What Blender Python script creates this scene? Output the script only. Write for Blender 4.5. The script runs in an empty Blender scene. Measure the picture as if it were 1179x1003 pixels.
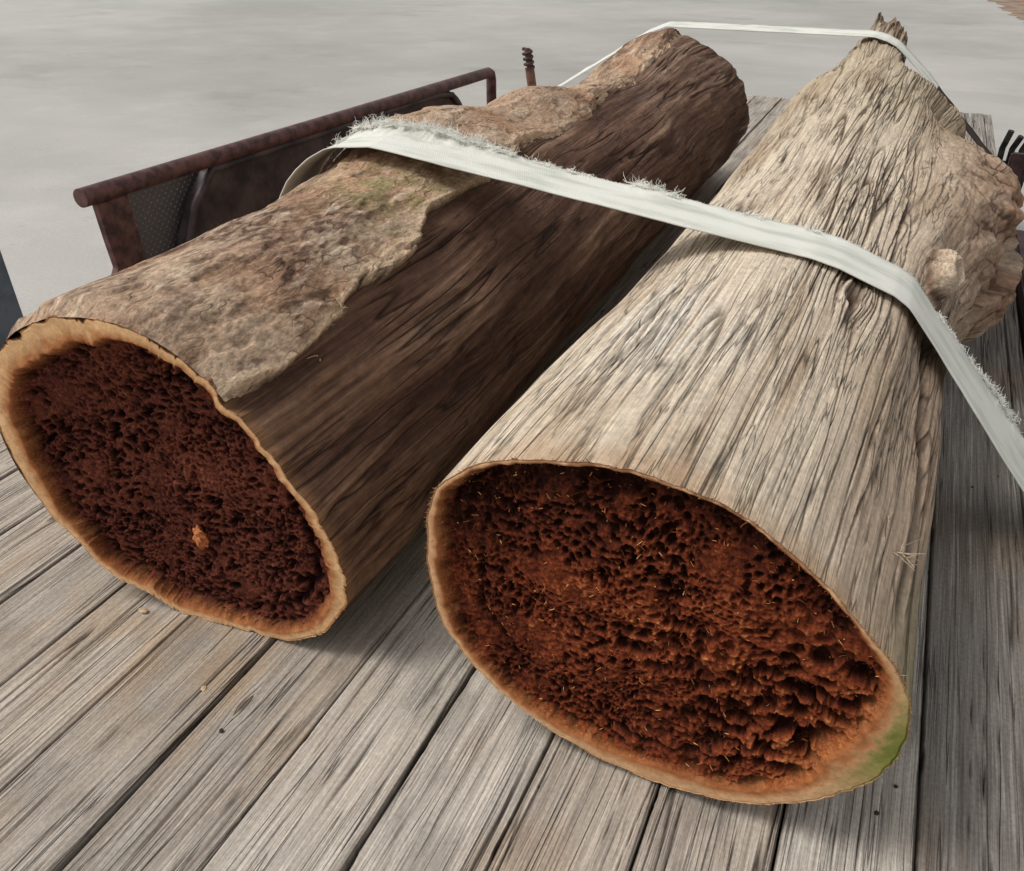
import bpy, math, random
import numpy as np
random.seed(7); rng=np.random.RandomState(11)
S=bpy.context.scene; COL=S.collection
PI=math.pi
# ------------------------------------------------------------ camera numbers
F=950.0; PITCH=math.atan(611/F); YAW=math.radians(24.7); H=1.0
cP,sP,cY,sY=math.cos(PITCH),math.sin(PITCH),math.cos(YAW),math.sin(YAW)
def ray(px,py):
    r=(px-590)/F; u=(501-py)/F
    f=cP+sP*u; z=-sP+cP*u
    return np.array([-f*sY+r*cY, f*cY+r*sY, z])
def at_z(px,py,z=0.0):
    d=ray(px,py); s=(z-H)/d[2]; return np.array([d[0]*s,d[1]*s,z])
def at_x(px,py,x):
    d=ray(px,py); s=x/d[0]; return np.array([x,d[1]*s,H+d[2]*s])
# ------------------------------------------------------------ noise
perm=rng.permutation(256); perm=np.concatenate([perm,perm,perm])
gr=rng.normal(size=(256,3)); gr/=np.linalg.norm(gr,axis=1)[:,None]
def perlin(x,y,z):
    x,y,z=np.broadcast_arrays(x,y,z)
    xi=np.floor(x).astype(int); yi=np.floor(y).astype(int); zi=np.floor(z).astype(int)
    xf=x-xi; yf=y-yi; zf=z-zi
    u=xf**3*(xf*(xf*6-15)+10); v=yf**3*(yf*(yf*6-15)+10); w=zf**3*(zf*(zf*6-15)+10)
    xi&=255; yi&=255; zi&=255
    out=0
    for dx in (0,1):
        for dy in (0,1):
            for dz in (0,1):
                g=gr[perm[perm[perm[(xi+dx)&255]+((yi+dy)&255)]+((zi+dz)&255)]]
                d=g[...,0]*(xf-dx)+g[...,1]*(yf-dy)+g[...,2]*(zf-dz)
                out=out+d*(u if dx else 1-u)*(v if dy else 1-v)*(w if dz else 1-w)
    return out*1.5
def fbm(x,y,z,o=4,g=.5):
    a=1;t=0;n=0
    for i in range(o):
        t=t+a*perlin(x*2**i+i*17.3,y*2**i+i*5.1,z*2**i+i*9.7); n+=a; a*=g
    return t/n*1.5
def sst(a,b,x):
    t=np.clip((x-a)/(b-a),0,1); return t*t*(3-2*t)
def lin(c):
    c=np.array(c,float)/255
    return np.where(c<=.04045,c/12.92,((c+.055)/1.055)**2.4)
def mix(a,b,t): return a*(1-t[...,None])+b*t[...,None]
rp=rng.rand(4096,2)
def worley(x,y):
    xi=np.floor(x).astype(int); yi=np.floor(y).astype(int)
    f1=np.full(x.shape,9.0); f2=np.full(x.shape,9.0)
    for dx in (-1,0,1):
        for dy in (-1,0,1):
            cx=xi+dx; cy=yi+dy
            p=rp[(cx*73856+cy*19349+((cx*cy)%97)*31)%4096]
            d=np.hypot(cx+p[...,0]-x,cy+p[...,1]-y)
            n1=np.minimum(f1,d); f2=np.minimum(f2,np.maximum(f1,d)); f1=n1
    return f1,f2
# ------------------------------------------------------------ helpers
def link(name,me,mat=None,parent=None):
    o=bpy.data.objects.new(name,me); COL.objects.link(o)
    if mat is not None: me.materials.append(mat)
    if parent is not None: o.parent=parent
    return o
def thing(name,label,cat,loc=(0,0,0),group=None):
    o=bpy.data.objects.new(name,None); COL.objects.link(o); o.location=loc
    o['label']=label; o['category']=cat; o.empty_display_size=.1
    if group: o['group']=group
    return o
def np_mesh(name,V,Fq,C=None,smooth=True,extra=None):
    me=bpy.data.meshes.new(name)
    V=np.ascontiguousarray(V,dtype=np.float32); Fq=np.ascontiguousarray(Fq,dtype=np.int32)
    k=Fq.shape[1]
    me.vertices.add(len(V)); me.vertices.foreach_set('co',V.ravel())
    me.loops.add(Fq.size); me.loops.foreach_set('vertex_index',Fq.ravel())
    me.polygons.add(len(Fq)); me.polygons.foreach_set('loop_start',np.arange(0,Fq.size,k,dtype=np.int32))
    if smooth: me.polygons.foreach_set('use_smooth',np.ones(len(Fq),dtype=bool))
    me.update(calc_edges=True)
    if C is not None:
        a=me.attributes.new('Col','FLOAT_COLOR','POINT')
        CC=np.ones((len(V),4),dtype=np.float32); CC[:,:3]=np.clip(C,0,1); a.data.foreach_set('color',CC.ravel())
    if extra is not None:
        a=me.attributes.new('gc','FLOAT_VECTOR','POINT'); a.data.foreach_set('vector',np.ascontiguousarray(extra,dtype=np.float32).ravel())
    return me
def grid_faces(ny,nt,wrap=False,flip=False):
    i=np.arange(ny-1)[:,None]; j=np.arange(nt if wrap else nt-1)[None,:]
    a=i*nt+j; b=i*nt+(j+1)%nt; c=(i+1)*nt+(j+1)%nt; d=(i+1)*nt+j
    return np.stack([a,b,c,d] if not flip else [a,d,c,b],-1)
def sub_mesh(name,V,Fq,C,mask,extra=None):
    f=Fq[mask]; u,inv=np.unique(f,return_inverse=True)
    return np_mesh(name,V[u],inv.reshape(f.shape),C[u],extra=None if extra is None else extra[u])
def tubes(name,lines,r,C=None,sides=4):
    Vs=[];Fs=[];Cs=[];n=0
    for li,L in enumerate(lines):
        L=np.array(L,float); m=len(L)
        T=np.gradient(L,axis=0); T/=np.linalg.norm(T,axis=1)[:,None]+1e-9
        ref=np.array([.3,.2,.93]); A=np.cross(T,ref); A/=np.linalg.norm(A,axis=1)[:,None]+1e-9; B=np.cross(T,A)
        rr=(r[li] if hasattr(r,'__len__') else r)*np.linspace(1,.45,m)
        ang=2*PI*np.arange(sides)/sides
        P=L[:,None,:]+rr[:,None,None]*(np.cos(ang)[None,:,None]*A[:,None,:]+np.sin(ang)[None,:,None]*B[:,None,:])
        Vs.append(P.reshape(-1,3)); Fs.append(grid_faces(m,sides,True).reshape(-1,4)+n); n+=m*sides
        if C is not None: Cs.append(np.repeat(C[li][None,:],m*sides,0))
    return np_mesh(name,np.concatenate(Vs),np.concatenate(Fs),np.concatenate(Cs) if C is not None else None)
def pipe(name,pts,r,mat,parent,sides=20,res=6):
    cu=bpy.data.curves.new(name,'CURVE'); cu.dimensions='3D'; cu.bevel_depth=r; cu.bevel_resolution=res; cu.use_fill_caps=True
    sp=cu.splines.new('POLY'); sp.points.add(len(pts)-1)
    for p,q in zip(sp.points,pts): p.co=(*q,1)
    t=bpy.data.objects.new('tmp',cu); COL.objects.link(t)
    dg=bpy.context.evaluated_depsgraph_get(); me=bpy.data.meshes.new_from_object(t.evaluated_get(dg)); me.name=name
    bpy.data.objects.remove(t); me.materials.clear()
    for p in me.polygons: p.use_smooth=True
    return link(name,me,mat,parent)
import bmesh
def box(name,lo,hi,mat,parent,bev=.003):
    bm=bmesh.new(); bmesh.ops.create_cube(bm,size=1)
    for v in bm.verts:
        for k in range(3): v.co[k]=lo[k] if v.co[k]<0 else hi[k]
    if bev: bmesh.ops.bevel(bm,geom=bm.edges[:],offset=bev,segments=2,affect='EDGES')
    me=bpy.data.meshes.new(name); bm.to_mesh(me); bm.free(); return link(name,me,mat,parent)
def slab(name,poly,thick,axis,mat,parent,bev=.002):
    bm=bmesh.new(); vs=[bm.verts.new(p) for p in poly]; f=bm.faces.new(vs)
    r=bmesh.ops.extrude_face_region(bm,geom=[f]); 
    for g in r['geom']:
        if isinstance(g,bmesh.types.BMVert): g.co[axis]+=thick
    bmesh.ops.recalc_face_normals(bm,faces=bm.faces[:])
    if bev: bmesh.ops.bevel(bm,geom=bm.edges[:],offset=bev,segments=1,affect='EDGES')
    me=bpy.data.meshes.new(name); bm.to_mesh(me); bm.free(); return link(name,me,mat,parent)
# ------------------------------------------------------------ materials
def new_mat(name):
    m=bpy.data.materials.new(name); m.use_nodes=True; nt=m.node_tree; nt.nodes.clear()
    out=nt.nodes.new('ShaderNodeOutputMaterial'); b=nt.nodes.new('ShaderNodeBsdfPrincipled'); nt.links.new(b.outputs[0],out.inputs[0])
    return m,nt,b
def N(nt,t,**k):
    n=nt.nodes.new(t)
    for a,v in k.items(): setattr(n,a,v)
    return n
def vcol_mat(name,layers,cracks=(),bump=.6,rough=.85,spec=.2,dist=.003):
    m,nt,b=new_mat(name); L=nt.links.new
    colout=N(nt,'ShaderNodeAttribute',attribute_name='Col').outputs['Color']
    src={'obj':N(nt,'ShaderNodeTexCoord').outputs['Object'],'gc':N(nt,'ShaderNodeAttribute',attribute_name='gc').outputs['Vector']}
    hs=[]
    def noise(s,st,sc,det,rgh=.68):
        mp=N(nt,'ShaderNodeMapping'); mp.inputs['Scale'].default_value=st; L(src[s],mp.inputs[0])
        n=N(nt,'ShaderNodeTexNoise'); n.inputs['Scale'].default_value=sc; n.inputs['Detail'].default_value=det; n.inputs['Roughness'].default_value=rgh; L(mp.outputs[0],n.inputs[0]); return n.outputs[0],mp
    def scale(col,f):
        v=N(nt,'ShaderNodeVectorMath',operation='SCALE'); L(col,v.inputs[0]); L(f,v.inputs['Scale']); return v.outputs[0]
    def mrange(x,a,b_,c,d):
        r=N(nt,'ShaderNodeMapRange'); L(x,r.inputs[0])
        for i,v in zip((1,2,3,4),(a,b_,c,d)): r.inputs[i].default_value=v
        return r.outputs[0]
    def math2(op,x,y):
        q=N(nt,'ShaderNodeMath',operation=op)
        for i,v in enumerate((x,y)):
            if isinstance(v,(int,float)): q.inputs[i].default_value=v
            elif v is not None: L(v,q.inputs[i])
        return q.outputs[0]
    for s,st,sc,con,bw in layers:
        n,_=noise(s,st,sc,5); colout=scale(colout,mrange(n,.34,.66,1-con,1+con)); hs.append(math2('MULTIPLY',n,bw))
    for s,st,sc,dep,wd,thr in cracks:
        n,mp=noise(s,st,sc,1,.5); a=math2('ABSOLUTE',math2('SUBTRACT',n,.5),None)
        line=mrange(a,0,wd,1,0)
        n3,_=noise(s,(st[0],st[1]*1.5,st[2]),sc*.3,2,.5); mk=mrange(n3,thr,thr+.08,0,1)
        k=math2('MULTIPLY',line,mk); colout=scale(colout,math2('SUBTRACT',1,math2('MULTIPLY',k,dep))); hs.append(math2('MULTIPLY',k,-dep*1.3))
    h=hs[0]
    for q in hs[1:]: h=math2('ADD',h,q)
    L(colout,b.inputs['Base Color'])
    bp=N(nt,'ShaderNodeBump'); bp.inputs['Strength'].default_value=bump; bp.inputs['Distance'].default_value=dist; L(h,bp.inputs['Height']); L(bp.outputs[0],b.inputs['Normal'])
    b.inputs['Roughness'].default_value=rough; b.inputs['Specular IOR Level'].default_value=spec
    return m
def plain_mat(name,c1,c2,scale=20,rough=.7,metal=0,bump=.3,stretch=(1,1,1),lo=.4,hi=.6,dist=.002):
    m,nt,b=new_mat(name); L=nt.links.new
    tc=N(nt,'ShaderNodeTexCoord'); mp=N(nt,'ShaderNodeMapping'); mp.inputs['Scale'].default_value=stretch; L(tc.outputs['Object'],mp.inputs[0])
    n=N(nt,'ShaderNodeTexNoise'); n.inputs['Scale'].default_value=scale; n.inputs['Detail'].default_value=7; n.inputs['Roughness'].default_value=.6; L(mp.outputs[0],n.inputs[0])
    cr=N(nt,'ShaderNodeValToRGB'); e=cr.color_ramp.elements
    e[0].position=lo; e[1].position=hi; e[0].color=(*lin(c1),1); e[1].color=(*lin(c2),1)
    L(n.outputs[0],cr.inputs[0]); L(cr.outputs[0],b.inputs['Base Color'])
    bp=N(nt,'ShaderNodeBump'); bp.inputs['Strength'].default_value=bump; bp.inputs['Distance'].default_value=dist; L(n.outputs[0],bp.inputs['Height']); L(bp.outputs[0],b.inputs['Normal'])
    b.inputs['Roughness'].default_value=rough; b.inputs['Metallic'].default_value=metal
    return m
M_pale=vcol_mat('pale_furrowed_wood',[('gc',(1,.03,1),280,.24,.55),('obj',(1,.8,1),100,.16,.5)],
    [('gc',(1,.035,1),30,.62,.018,.46),('gc',(1,.045,1),62,.60,.032,.48),('gc',(1,.07,1),120,.48,.05,.50)],bump=.8,rough=.92,spec=.12,dist=.005)
M_wood=vcol_mat('dark_trunk_wood',[('gc',(1,.035,1),240,.30,.5),('obj',(1,.6,1),70,.20,.5)],
    [('gc',(1,.055,1),34,.6,.022,.48),('gc',(1,.07,1),90,.45,.035,.5)],bump=.7,rough=.88,spec=.18,dist=.004)
M_burl=vcol_mat('burl_wood',[('obj',(1,.6,1),70,.28,.7),('gc',(1,.08,1),150,.24,.4)],[('gc',(1,.06,1),60,.55,.03,.48)],bump=.75,rough=.93,spec=.1,dist=.005)
M_bark=vcol_mat('flaking_bark',[('obj',(1,.5,1),150,.36,.6),('obj',(1,.3,1),380,.25,.3)],[('obj',(1,.35,1),42,.45,.02,.5)],bump=.75,rough=.95,spec=.08,dist=.004)
M_rot=vcol_mat('rotten_heartwood',[('obj',(1,1,1),300,.42,.5)],bump=.6,rough=.9,spec=.1,dist=.0022)
M_rim=vcol_mat('sawn_rim_wood',[('obj',(1,1,1),180,.13,.3),('obj',(1,1,1),30,.12,.2)],bump=.35,rough=.85,spec=.15,dist=.002)
M_fibre=vcol_mat('wood_fibre',[('obj',(1,1,1),200,.15,.1)],bump=.1,rough=.8,spec=.2)
M_deck=vcol_mat('weathered_deck_plank',[('gc',(1,.012,1),500,.32,.7),('gc',(1,.03,1),140,.20,.4),('gc',(1,.6,1),220,.17,.25)],
    [('gc',(1,.014,1),60,.80,.016,.49),('gc',(1,.02,1),140,.64,.030,.50)],bump=.9,rough=.88,spec=.2,dist=.003)
M_rust=plain_mat('rusty_painted_steel',(58,35,34),(104,68,62),30,.55,.2,.3)
M_rustd=plain_mat('dark_rusty_steel',(40,26,26),(72,48,44),30,.6,.2,.3)
M_dark=plain_mat('dark_dirty_steel',(40,33,35),(84,70,68),9,.6,.2,.3)
M_brown=plain_mat('brown_rust',(78,50,40),(120,84,66),30,.7,.1,.3)
M_blue=plain_mat('blue_grey_paint',(84,98,110),(112,124,134),12,.5,0,.1)
M_black=plain_mat('black_steel',(22,22,24),(58,55,52),40,.5,.4,.2)
M_under=plain_mat('dark_underframe',(14,12,11),(26,22,20),10,.9,0,.1)
M_tarn=plain_mat('tarnished_nail',(40,33,30),(84,72,62),60,.6,.5,.2)
M_dirt=plain_mat('brown_dirt',(118,96,80),(150,128,108),3,.95,0,.3)
def tread():
    m,nt,b=new_mat('tread_plate'); L=nt.links.new
    tc=N(nt,'ShaderNodeTexCoord'); 
    mp=N(nt,'ShaderNodeMapping'); mp.inputs['Rotation'].default_value=(math.radians(45),0,0); mp.inputs['Location'].default_value=(.004,0,0); L(tc.outputs['Object'],mp.inputs[0])
    # cut the lattice in the plane of the plate only
    mp2=N(nt,'ShaderNodeMapping'); mp2.inputs['Scale'].default_value=(0,1,1); L(mp.outputs[0],mp2.inputs[0])
    ch=N(nt,'ShaderNodeTexVoronoi'); ch.inputs['Scale'].default_value=72; ch.inputs['Randomness'].default_value=0.0; L(mp2.outputs[0],ch.inputs[0])
    # distance to the cell centre in-plane
    r=N(nt,'ShaderNodeMapRange'); r.inputs[1].default_value=.50; r.inputs[2].default_value=.68; r.inputs[3].default_value=0; r.inputs[4].default_value=1; L(ch.outputs[0],r.inputs[0])
    cr=N(nt,'ShaderNodeValToRGB'); e=cr.color_ramp.elements; e[0].color=(*lin((92,87,87)),1); e[1].color=(*lin((190,184,180)),1); L(r.outputs[0],cr.inputs[0])
    L(cr.outputs[0],b.inputs['Base Color']); bp=N(nt,'ShaderNodeBump'); bp.inputs['Distance'].default_value=.004; L(r.outputs[0],bp.inputs['Height']); L(bp.outputs[0],b.inputs['Normal'])
    b.inputs['Roughness'].default_value=.5
    return m
M_tread=tread()
def webbing(name,c1,c2):
    m,nt,b=new_mat(name); L=nt.links.new
    at=N(nt,'ShaderNodeAttribute',attribute_name='gc')
    def band(sc,d):
        mp=N(nt,'ShaderNodeMapping'); mp.inputs['Scale'].default_value=sc; L(at.outputs['Vector'],mp.inputs[0])
        ch=N(nt,'ShaderNodeTexWave',wave_type='BANDS',bands_direction=d); ch.inputs['Scale'].default_value=1; ch.inputs['Distortion'].default_value=.5; ch.inputs['Detail'].default_value=1; L(mp.outputs[0],ch.inputs[0]); return ch.outputs[1]
    a=band((100,100,1),'Y'); c=band((130,60,1),'DIAGONAL')
    mu=N(nt,'ShaderNodeMath',operation='MULTIPLY'); L(a,mu.inputs[0]); L(c,mu.inputs[1])
    mp2=N(nt,'ShaderNodeMapping'); mp2.inputs['Scale'].default_value=(7,30,1); L(at.outputs['Vector'],mp2.inputs[0])
    n=N(nt,'ShaderNodeTexNoise'); n.inputs['Scale'].default_value=1; n.inputs['Detail'].default_value=9; L(mp2.outputs[0],n.inputs[0])
    cr=N(nt,'ShaderNodeValToRGB'); e=cr.color_ramp.elements; e[0].position=.32; e[1].position=.55; e[0].color=(*lin(c1),1); e[1].color=(*lin(c2),1); L(n.outputs[0],cr.inputs[0])
    mr=N(nt,'ShaderNodeMapRange'); mr.inputs[3].default_value=.88; mr.inputs[4].default_value=1.03; L(mu.outputs[0],mr.inputs[0])
    vm=N(nt,'ShaderNodeVectorMath',operation='SCALE'); L(cr.outputs[0],vm.inputs[0]); L(mr.outputs[0],vm.inputs['Scale']); L(vm.outputs[0],b.inputs['Base Color'])
    bp=N(nt,'ShaderNodeBump'); bp.inputs['Strength'].default_value=.4; bp.inputs['Distance'].default_value=.0012; L(mu.outputs[0],bp.inputs['Height']); L(bp.outputs[0],b.inputs['Normal'])
    b.inputs['Roughness'].default_value=.9; b.inputs['Specular IOR Level'].default_value=.15
    return m
M_web=webbing('pale_webbing',(200,202,190),(230,229,219))
M_webd=webbing('dirty_dark_webbing',(48,42,40),(78,66,60))
M_thread=plain_mat('loose_threads',(226,225,216),(244,242,234),50,.9,0,.0)
def concrete():
    m,nt,b=new_mat('yard_concrete'); L=nt.links.new
    tc=N(nt,'ShaderNodeTexCoord')
    def noise(sc,lo,hi,a,bb,det=8,rot=0,st=(1,1,1)):
        mp=N(nt,'ShaderNodeMapping'); mp.inputs['Scale'].default_value=st; mp.inputs['Rotation'].default_value=(0,0,rot); L(tc.outputs['Object'],mp.inputs[0])
        n=N(nt,'ShaderNodeTexNoise'); n.inputs['Scale'].default_value=sc; n.inputs['Detail'].default_value=det; n.inputs['Roughness'].default_value=.62; L(mp.outputs[0],n.inputs[0])
        r=N(nt,'ShaderNodeMapRange'); r.inputs[1].default_value=lo; r.inputs[2].default_value=hi; r.inputs[3].default_value=a; r.inputs[4].default_value=bb; L(n.outputs[0],r.inputs[0]); return r.outputs[0],n.outputs[0]
    a,_=noise(.16,.40,.60,.84,1.08,4); c,_=noise(.8,.4,.6,.95,1.04,rot=1.9,st=(.6,1,1)); d,dn=noise(50,.3,.7,.90,1.07)
    e_,_=noise(1.0,.58,.68,1,.86,rot=1.9,st=(.5,1,1)); f_,_=noise(8,.64,.72,1,.80); h_,_=noise(2.2,.54,.64,1,1.06)
    cur=None
    for s in (a,c,d,e_,f_,h_):
        if cur is None: cur=s
        else:
            mm=N(nt,'ShaderNodeMath',operation='MULTIPLY'); L(cur,mm.inputs[0]); L(s,mm.inputs[1]); cur=mm.outputs[0]
    vm=N(nt,'ShaderNodeVectorMath',operation='SCALE'); vm.inputs[0].default_value=(.400,.383,.350); L(cur,vm.inputs['Scale']); L(vm.outputs[0],b.inputs['Base Color'])
    bp=N(nt,'ShaderNodeBump'); bp.inputs['Strength'].default_value=.4; bp.inputs['Distance'].default_value=.003; L(dn,bp.inputs['Height']); L(bp.outputs[0],b.inputs['Normal'])
    b.inputs['Roughness'].default_value=.7
    return m
M_conc=concrete()
# ------------------------------------------------------------ ground
GZ=-.62
g=120
me=np_mesh('ground',np.array([[-g,-g,GZ],[g,-g,GZ],[g,g,GZ],[-g,g,GZ]]),np.array([[0,1,2,3]]),smooth=False)
o=link('ground',me,M_conc); o['kind']='structure'
q=[at_z(1128,-8,GZ+.004),at_z(1190,30,GZ+.004),at_z(1330,60,GZ+.004),at_z(1330,-8,GZ+.004)]
dv=[];nn=24
for i in range(nn+1):
    t=i/nn; p=q[0]*(1-t)+q[1]*t; p=p+np.array([random.uniform(-.12,.12),random.uniform(-.12,.12),0]); dv.append(p)
dv+= [q[2],q[3]]
bm=bmesh.new(); bm.faces.new([bm.verts.new(p) for p in dv]); me=bpy.data.meshes.new('dirt_patch'); bm.to_mesh(me); bm.free()
o=link('dirt_patch',me,M_dirt); o['kind']='structure'

# ------------------------------------------------------------ logs
NT=1100
TH=np.arange(NT)/NT*2*PI
deg=math.radians
def contour(pts,yf,k,x0,c,floor=.002):
    A=[];R=[]
    for px,py in pts:
        d=ray(px,py)
        s=(yf-k*x0)/(d[1]-k*d[0]); x=d[0]*s; z=max(H+d[2]*s,floor)
        A.append(math.atan2(z-c[1],x-c[0])%(2*PI)); R.append(math.hypot(x-c[0],z-c[1]))
    i=np.argsort(A); A=np.array(A)[i]; R=np.array(R)[i]
    A=np.concatenate([A-2*PI,A,A+2*PI]); R=np.concatenate([R,R,R])
    r=np.interp(TH,A,R)
    ker=np.hanning(37); ker/=ker.sum()
    r=np.convolve(np.concatenate([r[-40:],r,r[:40]]),ker,'same')[40:-40]
    return r+.0014*fbm(np.cos(TH)*7,np.sin(TH)*7,TH*0+c[0],4,.6)
ptsL=[(-8,450),(0,405),(15,385),(45,370),(90,366),(140,376),(190,400),(235,437),(270,475),(300,510),(335,555),(365,596),(388,637),(399,675),(397,702),(380,725),(350,738),(310,740),(260,728),(215,708),(180,688),(140,668),(95,628),(60,590),(25,545),(2,500)]
ptsR=[(492,590),(500,568),(520,548),(550,534),(600,529),(660,531),(720,539),(780,558),(845,588),(902,628),(950,674),(989,718),(1018,752),(1038,776),(1046,803),(1046,840),(1032,874),(1005,897),(960,915),(900,925),(840,922),(780,908),(720,885),(660,855),(610,822),(570,790),(535,752),(508,715),(498,680),(494,640)]
def wrapd(th,c): return (th-c+PI)%(2*PI)-PI
def ysamp(y0,y1,n,p=1.6): return y0+(y1-y0)*np.linspace(0,1,n)**p
def ell(a,b,th): return a*b/np.sqrt((b*np.cos(th))**2+(a*np.sin(th))**2)
cL=np.array([-.91,.268]); cR=np.array([-.145,.262])
def seamfree(Tg,R): return wrapd(Tg,PI/2)*R
def place(Y,T,R,c,kx=0,x0=0,y0=.7):
    Xa=c[0]+R*np.cos(T); Za=np.maximum(c[1]+R*np.sin(T),.002)
    Ya=Y+kx*(Xa-x0)*np.exp(-(Y-y0)*2.2)
    return np.stack([Xa,Ya,Za],-1)
def shift(V,root): return V-np.array(root.location)
def far_cap(V,col):
    ring=V[-1]; cen=ring.mean(0)
    fr=np.linspace(0,1,14)
    G=ring[None]*(1-fr[:,None,None])+cen*fr[:,None,None]
    n=fbm(G[...,0]*14,G[...,1]*3,G[...,2]*14,3)
    G[...,1]+= (n*.03)*np.sin(fr*PI)[:,None]
    return G,np.broadcast_to(col,G.shape)*(1+.4*n[...,None])
# ---------- left log
rc=contour(ptsL,.70,.10,-.72,cL)
ys=ysamp(.70,3.72,560); Yg,Tg=np.meshgrid(ys,TH,indexing='ij')
bl=sst(.75,1.9,Yg); Rg=rc[None,:]*(1-bl)+ell(.315,.272,Tg)*bl
Rg=Rg+.066*np.exp(-((Yg-1.70)/.22)**2-(wrapd(Tg,deg(118))/.75)**2)
Rg=Rg-.082*np.exp(-((Yg-2.84)/.32)**2-(wrapd(Tg,deg(125))/.65)**2)
Rg=Rg+.036*np.exp(-((Yg-2.22)/.15)**2-(wrapd(Tg,deg(100))/.4)**2)
Rg=Rg-.020*np.exp(-((Yg-2.0)/.10)**2-(wrapd(Tg,deg(80))/.35)**2)
Rg=Rg+.022*np.exp(-((Yg-3.45)/.22)**2-(wrapd(Tg,deg(95))/.8)**2)
X=cL[0]+Rg*np.cos(Tg); Z=cL[1]+Rg*np.sin(Tg)
Rg=Rg+.014*fbm(X*3,Yg*1.6,Z*3,3)*sst(.7,1.0,Yg)+.010*sst(1.6,2.0,Yg)*fbm(X*6,Yg*3,Z*6,2)
U=seamfree(Tg,.29); U=U+.024*fbm(Yg*1.3,U*3,U*0,2)+.04*np.sin(Yg*1.1+1)
gcL=np.stack([U,Yg,Yg*0],-1)
grain=fbm(U*60,Yg*2.2,U*0+1,4,.62); grain2=fbm(U*18,Yg*1.3,U*0+5,3)
pk=fbm(U*9,Yg*2.8,U*0+8,3)
crk=np.clip(1-np.abs(perlin(U*40,Yg*1.8,U*0+2))/.07,0,1)*sst(.0,.25,fbm(U*10,Yg*2.0,U*0+3,2))
chunk=fbm(U*30,Yg*8,U*0+12,3,.6)
gouge=sst(.15,.5,fbm(U*14,Yg*3.0,U*0+15,3,.6))
Rb=Rg+.0012*grain+.0055*grain2-.006*crk+.0018*chunk+.008*pk-.007*gouge
Rb=Rb*(1-.16*sst(3.5,3.72,Yg)**2)
bpx=[(255,455),(300,436),(350,412),(385,385),(402,350),(415,312),(450,290),(490,266),(500,238),(540,215),(585,192),(600,172),(645,160),(690,128),(700,108),(740,80),(775,52)]
bY=[];bT=[]
for px,py in bpx:
    d=ray(px,py); a,b=.318,.275
    ex,ez=-cL[0]/a,(H-cL[1])/b; dx,dz=d[0]/a,d[2]/b
    A=dx*dx+dz*dz;B=2*(ex*dx+ez*dz);Cc=ex*ex+ez*ez-1; D=max(B*B-4*A*Cc,0); s=(-B-math.sqrt(D))/(2*A)
    bY.append(s*d[1]); bT.append(math.atan2((ez+s*dz)*b,(ex+s*dx)*a))
bY=np.maximum.accumulate(np.array(bY)+np.arange(len(bY))*1e-4); bT=np.array(bT)
thb=np.interp(Yg,bY,bT)
edge=.09*fbm(X*6,Yg*3.5,Z*6,3)+.055*fbm(X*50,Yg*12,Z*50,5,.65)+.10*sst(1.7,2.2,Yg)*fbm(X*14,Yg*5,Z*14,4,.65)
sd=np.minimum(Tg-thb+edge, deg(205)-Tg+edge*2)
nearend=sst(.70,.735,Yg)
bh=sst(-.005,.022+.09*sst(1.7,2.1,Yg),sd)
plate=fbm(X*34,Yg*16,Z*34,5,.6); flake=sst(-.05,.12,fbm(X*12+3,Yg*7,Z*12,4)); lift=np.exp(-((sd-.035)/.03)**2)
Rk=Rg+nearend*(-.008+.023*bh+.0026*plate*bh+.005*flake*bh+.008*lift*bh*sst(-.2,.3,pk))+(1-nearend)*.0012*bh
dk=lin((86,61,49)); md=lin((116,88,70)); lt=lin((148,121,100)); vd=lin((46,31,25))
bc=lambda c: np.broadcast_to(c,Yg.shape+(3,))
t1=np.clip(.42+.5*grain+.5*grain2+.4*pk,0,1)
Cb=mix(bc(dk),bc(md),t1)
Cb=mix(Cb,bc(lt),sst(.25,.95,grain+.6*grain2+.7*pk)*.55)
Cb=mix(Cb,bc(vd),np.clip(crk+.6*sst(.15,.8,-grain2-grain*.4)+.3*sst(.2,.6,-chunk)+.5*gouge,0,1)*.65)
Cb=mix(Cb,bc(lin((148,114,88))),sst(1.20,.72,Yg)*sst(-.3,.5,grain+grain2)*.45)
Cb=mix(Cb,bc(lin((152,128,110))),sst(2.2,3.2,Yg)*sst(-.4,.6,grain+pk)*.7*sst(.3,1.2,Tg))
Cb=mix(Cb,bc(lin((168,122,82))),sst(.73,.70,Yg)*.4)
tan=lin((184,160,136)); brn=lin((100,78,67)); dgr=lin((132,124,84)); ora=lin((176,142,114))
mid=sst(.05,.4,sd)*sst(-.40,.30,fbm(X*5+1,Yg*4,Z*5,3)+.20-.1*np.abs(Yg-1.05))*sst(1.75,1.35,Yg)
Ck=mix(bc(tan),bc(ora),sst(-.3,.5,fbm(X*8+5,Yg*5,Z*8,3)))
spk=sst(-.3,.3,fbm(X*60,Yg*35,Z*60,4,.65))
Ck=mix(Ck,bc(brn),np.clip(mid*(.35+.75*spk),0,1))
Ck=mix(Ck,bc(lin((80,60,50))),sst(.05,.5,-plate)*.65)
Ck=mix(Ck,bc(dgr),np.exp(-((Yg-1.34)/.15)**2-(wrapd(Tg,deg(76))/.5)**2)*sst(-.5,.2,fbm(X*20,Yg*20,Z*20,3))*.85)
Ck=mix(Ck,bc(lin((210,190,166))),sst(.20,.7,fbm(X*34+8,Yg*9,Z*34,4))*.6)
Ck=mix(Ck,bc(lin((144,112,88))),(1-flake)*.35)
Ck=mix(Ck,bc(lin((208,182,152))),lift*.7)
Ck=mix(Ck,bc(lin((56,40,32))),sst(.018,-.005,sd)*.92*sst(.72,.78,Yg))
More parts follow.
